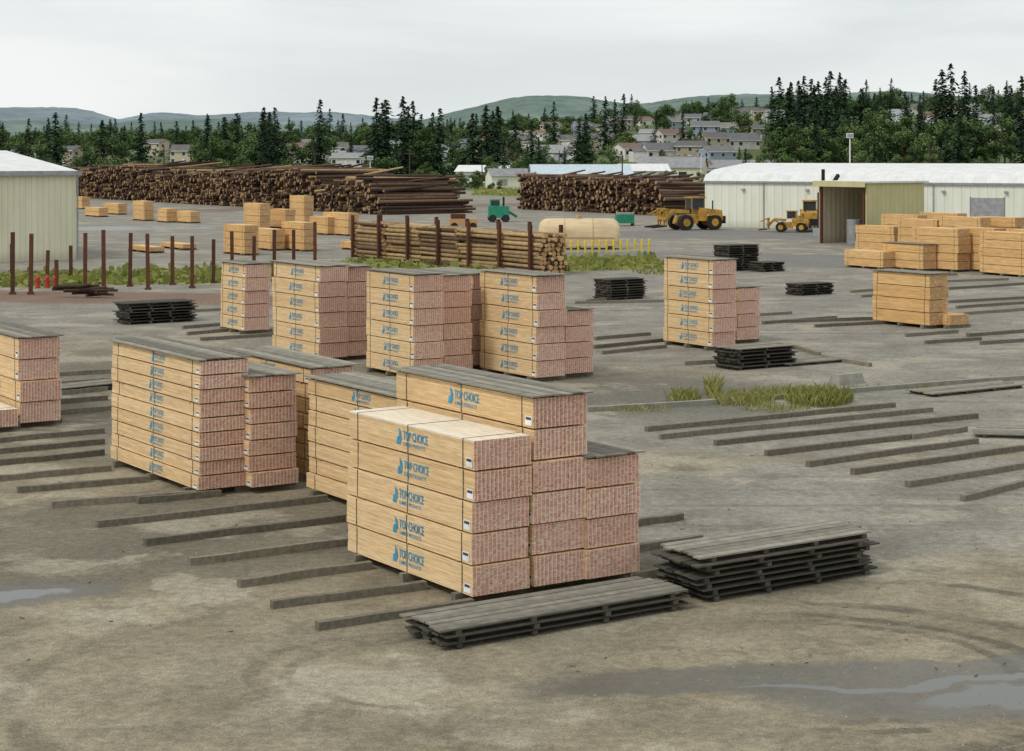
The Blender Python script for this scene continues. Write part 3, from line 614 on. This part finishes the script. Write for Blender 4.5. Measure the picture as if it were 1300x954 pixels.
for a in [(208,255,9.5,True),(127,252,9,True),(520,240,9,True),(790,252,8,False),(612,238,8,True),(400,236,9,True),(980,238,9,True),(710,240,9,True),(1268,292,5.6,False),(1180,268,9.5,True)]: pole(*a)
pole(1079,272,10.6,False,True,.13); pole(890,240,9,False,True,.12); pole(470,262,7.5,False,True,.1)
# ------------------------------------------------------------------ houses
wallc=[(0.76,0.76,0.74),(0.66,0.64,0.56),(0.46,0.50,0.54),(0.58,0.51,0.38),(0.34,0.40,0.46),(0.78,0.76,0.70),(0.40,0.34,0.26),(0.66,0.71,0.75)]
roofc=[(0.18,0.18,0.19),(0.26,0.24,0.23),(0.15,0.14,0.14),(0.34,0.34,0.35),(0.22,0.15,0.12)]
wm=[ramp_mat('house_wall',tuple(k*.92 for k in c),c,.8) for c in wallc]; rm=[ramp_mat('house_roof',tuple(k*.8 for k in c),c,.9,None,1.0,.5) for c in roofc]
trim=ramp_mat('white_trim',(0.74,0.74,0.72),(0.8,0.8,0.78),.6)
def housemesh(i):
    mb=MB(); w=R.uniform(8,13);d=R.uniform(7,9.5); h=R.choice((2.8,3.0,5.2)); rh=R.uniform(1.5,2.8); W=wm[i%len(wm)]; K=rm[R.randrange(len(rm))]
    mb.box(-w/2,w/2,-d/2,d/2,-3,h,W)
    for s_ in (-1,1): mb.add([(s_*w/2,-d/2,h),(s_*w/2,d/2,h),(s_*w/2,0,h+rh)],[(0,1,2) if s_>0 else (2,1,0)],W)
    o=.5
    for zt in (0.0,0.14):
        mb.add([(-w/2-o,-d/2-o,h-.15+zt),(w/2+o,-d/2-o,h-.15+zt),(w/2+o,0,h+rh+zt+.05),(-w/2-o,0,h+rh+zt+.05),(w/2+o,d/2+o,h-.15+zt),(-w/2-o,d/2+o,h-.15+zt)],[(0,1,2,3),(3,2,4,5)],K if zt else trim)
    mb.box(-w/2-o,w/2+o,-d/2-o-.04,-d/2-o-.005,h-.2,h+.02,trim)
    fl=[.9] if h<4 else [.9,3.5]
    for z in fl:
        n=int(w//3)
        for k in range(n):
            x=-w/2+1.0+k*(w-2)/max(1,n-1)-.5
            if z<1 and k==n//2: mb.box(x,x+1,-d/2-.07,-d/2-.01,0,2.1,trim); continue
            mb.box(x-.12,x+1.32,-d/2-.05,-d/2-.01,z-.1,z+1.3,trim); mb.box(x,x+1.2,-d/2-.09,-d/2-.055,z,z+1.2,M['glass'])
        for s_ in (-1,1):
            for y in (-d/4,d/4):
                if s_>0: mb.box(w/2+.01,w/2+.06,y-.6,y+.6,z,z+1.2,M['glass'])
                else: mb.box(-w/2-.06,-w/2-.01,y-.6,y+.6,z,z+1.2,M['glass'])
    mb.box(w*.2,w*.2+.7,.3,1.0,h+rh*.4,h+rh+.7,K)
    if R.random()<.5:
        g=R.choice((-1,1)); x0=g*w/2 if g>0 else -w/2-5
        mb.box(x0+.01,x0+4.99,-d/2+1,d/2-1,-3,2.5,W); mb.add([(x0-.2,-d/2+.7,2.5),(x0+5.2,-d/2+.7,2.5),(x0+5.2,0,3.7),(x0-.2,0,3.7),(x0+5.2,d/2-.7,2.5),(x0-.2,d/2-.7,2.5)],[(0,1,2,3),(3,2,4,5)],K); mb.box(x0+.8,x0+4.2,-d/2+.93,-d/2+.99,0,2.1,trim)
    return mb
HM=[]
houses=[]
hs=[(442,660),(384,720),(465,760),(238,700),(395,860),(35,740),(90,700),(560,720),(640,640),(668,780),(700,660),(760,720),(742,880),(800,660),(828,800),(850,720),(875,900),(905,680),(925,820),(935,960),(960,760),(985,900),(1020,980),(1160,990),(1262,820),(1280,720),(780,980),(815,1000),(860,1010),(700,960),(905,1040),(950,1045),(1005,800),(840,640),(880,620),(1235,960),(1185,860),(720,790),(815,730),(965,1010),(895,770),(680,880),(650,900),(620,800),(590,860),(770,820),(855,870),(940,700),(790,900),(1140,880),(1210,900),(430,800),(500,840),(200,820),(910,590),(860,560)]
for i,(u,D) in enumerate(hs):
    x=(u-650)/FP*D; z=terr(x,D)+0.6
    if i<14: HM.append(housemesh(i).obj('house',(x,D,z),R.uniform(-.6,.6)).data)
    else:
        o=bpy.data.objects.new('house',HM[i%14]); sc.collection.objects.link(o); o.location=(x,D,z); o.rotation_euler=(0,0,R.uniform(-.7,.7)); s_=R.uniform(.82,1.05); o.scale=(s_,s_,s_)
    houses.append((u,D))
# ------------------------------------------------------------------ trees
def conifer(seed):
    r=random.Random(seed); mb=MB(); Ht=20.0; mb.cyl((0,0,-1),(0,0,Ht*.96),.32,.04,7,M['trunk'])
    lv=34; lean=r.uniform(.95,1.3); pw=r.uniform(.6,.8)
    for l in range(lv):
        t=l/(lv-1); z=1.4+t*(Ht-1.5); rad=(4.7*(1-t)**pw+.25)*lean*r.uniform(.68,1.15)
        for b in range(int(5+9*(1-t))):
            if r.random()<.1: continue
            a=r.uniform(0,6.283); L=rad*r.uniform(.5,1.12); d=Vector((math.cos(a),math.sin(a),0)); s=Vector((-d.y,d.x,0))
            ns=max(2,int(L/.85))
            for k in range(ns):
                q=(k+.6)/ns; p=d*L*q+Vector((0,0,z-L*q*.28+r.uniform(-.2,.2))); w=.74*(1-.45*q)*r.uniform(.6,1.2)*(1.1-.5*t); ln=.62*r.uniform(.7,1.3)
                tl=r.uniform(-.3,.3)
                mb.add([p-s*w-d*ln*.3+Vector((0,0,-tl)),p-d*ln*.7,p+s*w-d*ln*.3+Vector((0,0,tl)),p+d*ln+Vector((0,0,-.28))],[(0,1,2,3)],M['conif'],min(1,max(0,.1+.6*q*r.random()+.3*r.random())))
    return mb
def broad(seed,tall=1.0):
    r=random.Random(seed); mb=MB(); mb.cyl((0,0,-1),(.2,0,4.5*tall),.28,.16,7,M['trunk'])
    cl=[]
    for i in range(17):
        a=r.uniform(0,6.283); q=math.sqrt(r.random())*3.8; z=r.uniform(1.8,10.3)*tall
        f=1-((z/tall-5.6)/6.4)**2*.8; cl.append((Vector((math.cos(a)*q*f,math.sin(a)*q*f,z)),r.uniform(1.1,2.1)))
    for c,cr in cl:
        mb.cyl((0.1,0,min(4.2*tall,c.z*.6)),c,.12,.04,5,M['trunk'])
        tone=r.uniform(-.16,.2)
        for k in range(100):
            n=Vector((r.gauss(0,1),r.gauss(0,1),r.gauss(0,1))).normalized(); p=c+n*cr*r.uniform(.6,1.08)
            o=Vector((r.gauss(0,1),r.gauss(0,1),r.gauss(0,1))).normalized(); a1=(n+o*.7).normalized().orthogonal().normalized(); b1=(n+o*.7).normalized().cross(a1)
            w=r.uniform(.18,.40); mb.add([p-a1*w,p-b1*w*.8,p+a1*w,p+b1*w],[(0,1,2,3)],M['decid'],min(1,max(0,.42+tone+.34*n.z+r.uniform(-.22,.22))))  # top light and underside shade of each clump painted into leaf tone, plus random
    return mb
par=empty('distant_trees',(0,0,0))
def proto(mb,nm):
    o=mb.obj(nm); d=o.data; bpy.data.objects.remove(o); return d
CM=[proto(conifer(s),'conifer') for s in (1,2,3,4,5)]; BM=[proto(broad(s,t),'broadleaf') for s,t in ((11,1),(12,.85),(13,1.1),(14,.95),(15,1.3))]
def tree(kind,u,D,h,top=False,wf=1.0):
    x=(u-650)/FP*D; z=terr(x,D); 
    me=R.choice(CM if kind=='c' else BM); base=20.0 if kind=='c' else 11.5
    s_=h/base; ws=s_*R.uniform(.85,1.2)*wf
    if top: nm='conifer_tree' if kind=='c' else 'broadleaf_tree'
    else: nm='conifer' if kind=='c' else 'broadleaf'
    o=bpy.data.objects.new(nm,me); sc.collection.objects.link(o)
    o.location=(x,D,z-.3); o.scale=(ws,ws,s_); o.rotation_euler=(R.gauss(0,.015),R.gauss(0,.015),R.uniform(0,6.28)); 
    if not top: o.parent=par
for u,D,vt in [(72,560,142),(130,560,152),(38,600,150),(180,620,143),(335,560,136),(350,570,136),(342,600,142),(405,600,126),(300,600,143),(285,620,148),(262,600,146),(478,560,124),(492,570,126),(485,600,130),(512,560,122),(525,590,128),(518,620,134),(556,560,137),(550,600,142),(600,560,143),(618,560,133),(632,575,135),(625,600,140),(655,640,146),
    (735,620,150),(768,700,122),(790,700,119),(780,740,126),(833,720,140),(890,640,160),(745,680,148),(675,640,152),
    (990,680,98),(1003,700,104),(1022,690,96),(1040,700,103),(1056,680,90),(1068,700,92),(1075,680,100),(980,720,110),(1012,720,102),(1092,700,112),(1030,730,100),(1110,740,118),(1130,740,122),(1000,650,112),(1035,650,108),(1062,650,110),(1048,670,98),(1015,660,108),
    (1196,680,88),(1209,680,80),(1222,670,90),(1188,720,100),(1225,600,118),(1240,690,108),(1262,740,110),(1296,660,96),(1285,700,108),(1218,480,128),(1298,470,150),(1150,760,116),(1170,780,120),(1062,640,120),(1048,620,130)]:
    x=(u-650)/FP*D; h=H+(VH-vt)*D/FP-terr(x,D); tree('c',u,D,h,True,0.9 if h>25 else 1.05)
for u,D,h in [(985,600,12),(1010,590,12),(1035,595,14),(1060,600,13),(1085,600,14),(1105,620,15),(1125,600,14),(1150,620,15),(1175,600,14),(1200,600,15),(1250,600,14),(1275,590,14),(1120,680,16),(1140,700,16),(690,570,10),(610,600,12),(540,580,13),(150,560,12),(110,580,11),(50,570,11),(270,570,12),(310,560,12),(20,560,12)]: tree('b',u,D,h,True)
def blocked(u,D):
    for hu,hd in houses:
        if abs(u-hu)<14*700/hd and hd-190<D<hd+9: return True
    return False
c=0
while c<960:
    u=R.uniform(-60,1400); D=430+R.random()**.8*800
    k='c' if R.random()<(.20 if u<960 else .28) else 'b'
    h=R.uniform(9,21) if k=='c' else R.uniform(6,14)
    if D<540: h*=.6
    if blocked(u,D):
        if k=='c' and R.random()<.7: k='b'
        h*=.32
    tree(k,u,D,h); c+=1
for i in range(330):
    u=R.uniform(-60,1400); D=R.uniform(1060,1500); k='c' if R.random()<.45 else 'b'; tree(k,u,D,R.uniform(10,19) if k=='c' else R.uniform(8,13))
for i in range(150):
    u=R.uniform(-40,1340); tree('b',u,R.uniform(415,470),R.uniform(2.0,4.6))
# ------------------------------------------------------------------ light, sky, camera
w=bpy.data.worlds.new('World'); sc.world=w; w.use_nodes=True; t=NT(w.node_tree)
bg=w.node_tree.nodes['Background']
el=math.radians(50); az=math.radians(235)   # sun from the left, behind the viewer
sky=t.n('ShaderNodeTexSky',sky_type='NISHITA'); sky.sun_disc=False; sky.sun_elevation=el; sky.sun_rotation=az
gc=t.n('ShaderNodeTexCoord').outputs['Generated']
cn=t.noise(t.mp(gc,sca=(1.4,1.4,7.0)),2.0,6,0.55,0.4)
cl=t.mix(t.mr(cn,0.3,0.7),(7.3,7.75,7.85),(9.3,9.5,9.45))
t.put(bg.inputs['Color'],t.mix(0.94,sky.outputs[0],cl)); bg.inputs['Strength'].default_value=0.1
sd=Vector((math.sin(az)*math.cos(el),math.cos(az)*math.cos(el),math.sin(el)))
L=bpy.data.lights.new('sun','SUN'); L.energy=1.5; L.angle=math.radians(11); L.color=(1,.95,.87)
lo=bpy.data.objects.new('sun',L); sc.collection.objects.link(lo); lo.rotation_euler=sd.to_track_quat('Z','Y').to_euler()
cam=bpy.data.cameras.new('camera'); co=bpy.data.objects.new('camera',cam); sc.collection.objects.link(co)
co.location=(0,0,H); co.rotation_euler=(math.radians(90),0,0)
cam.sensor_width=36; cam.lens=FP/1300*36; cam.shift_y=-(477-VH)/1300; cam.clip_end=20000; cam.clip_start=.5
sc.camera=co
sc.view_settings.view_transform='Standard'; sc.view_settings.look='None'; sc.view_settings.exposure=0
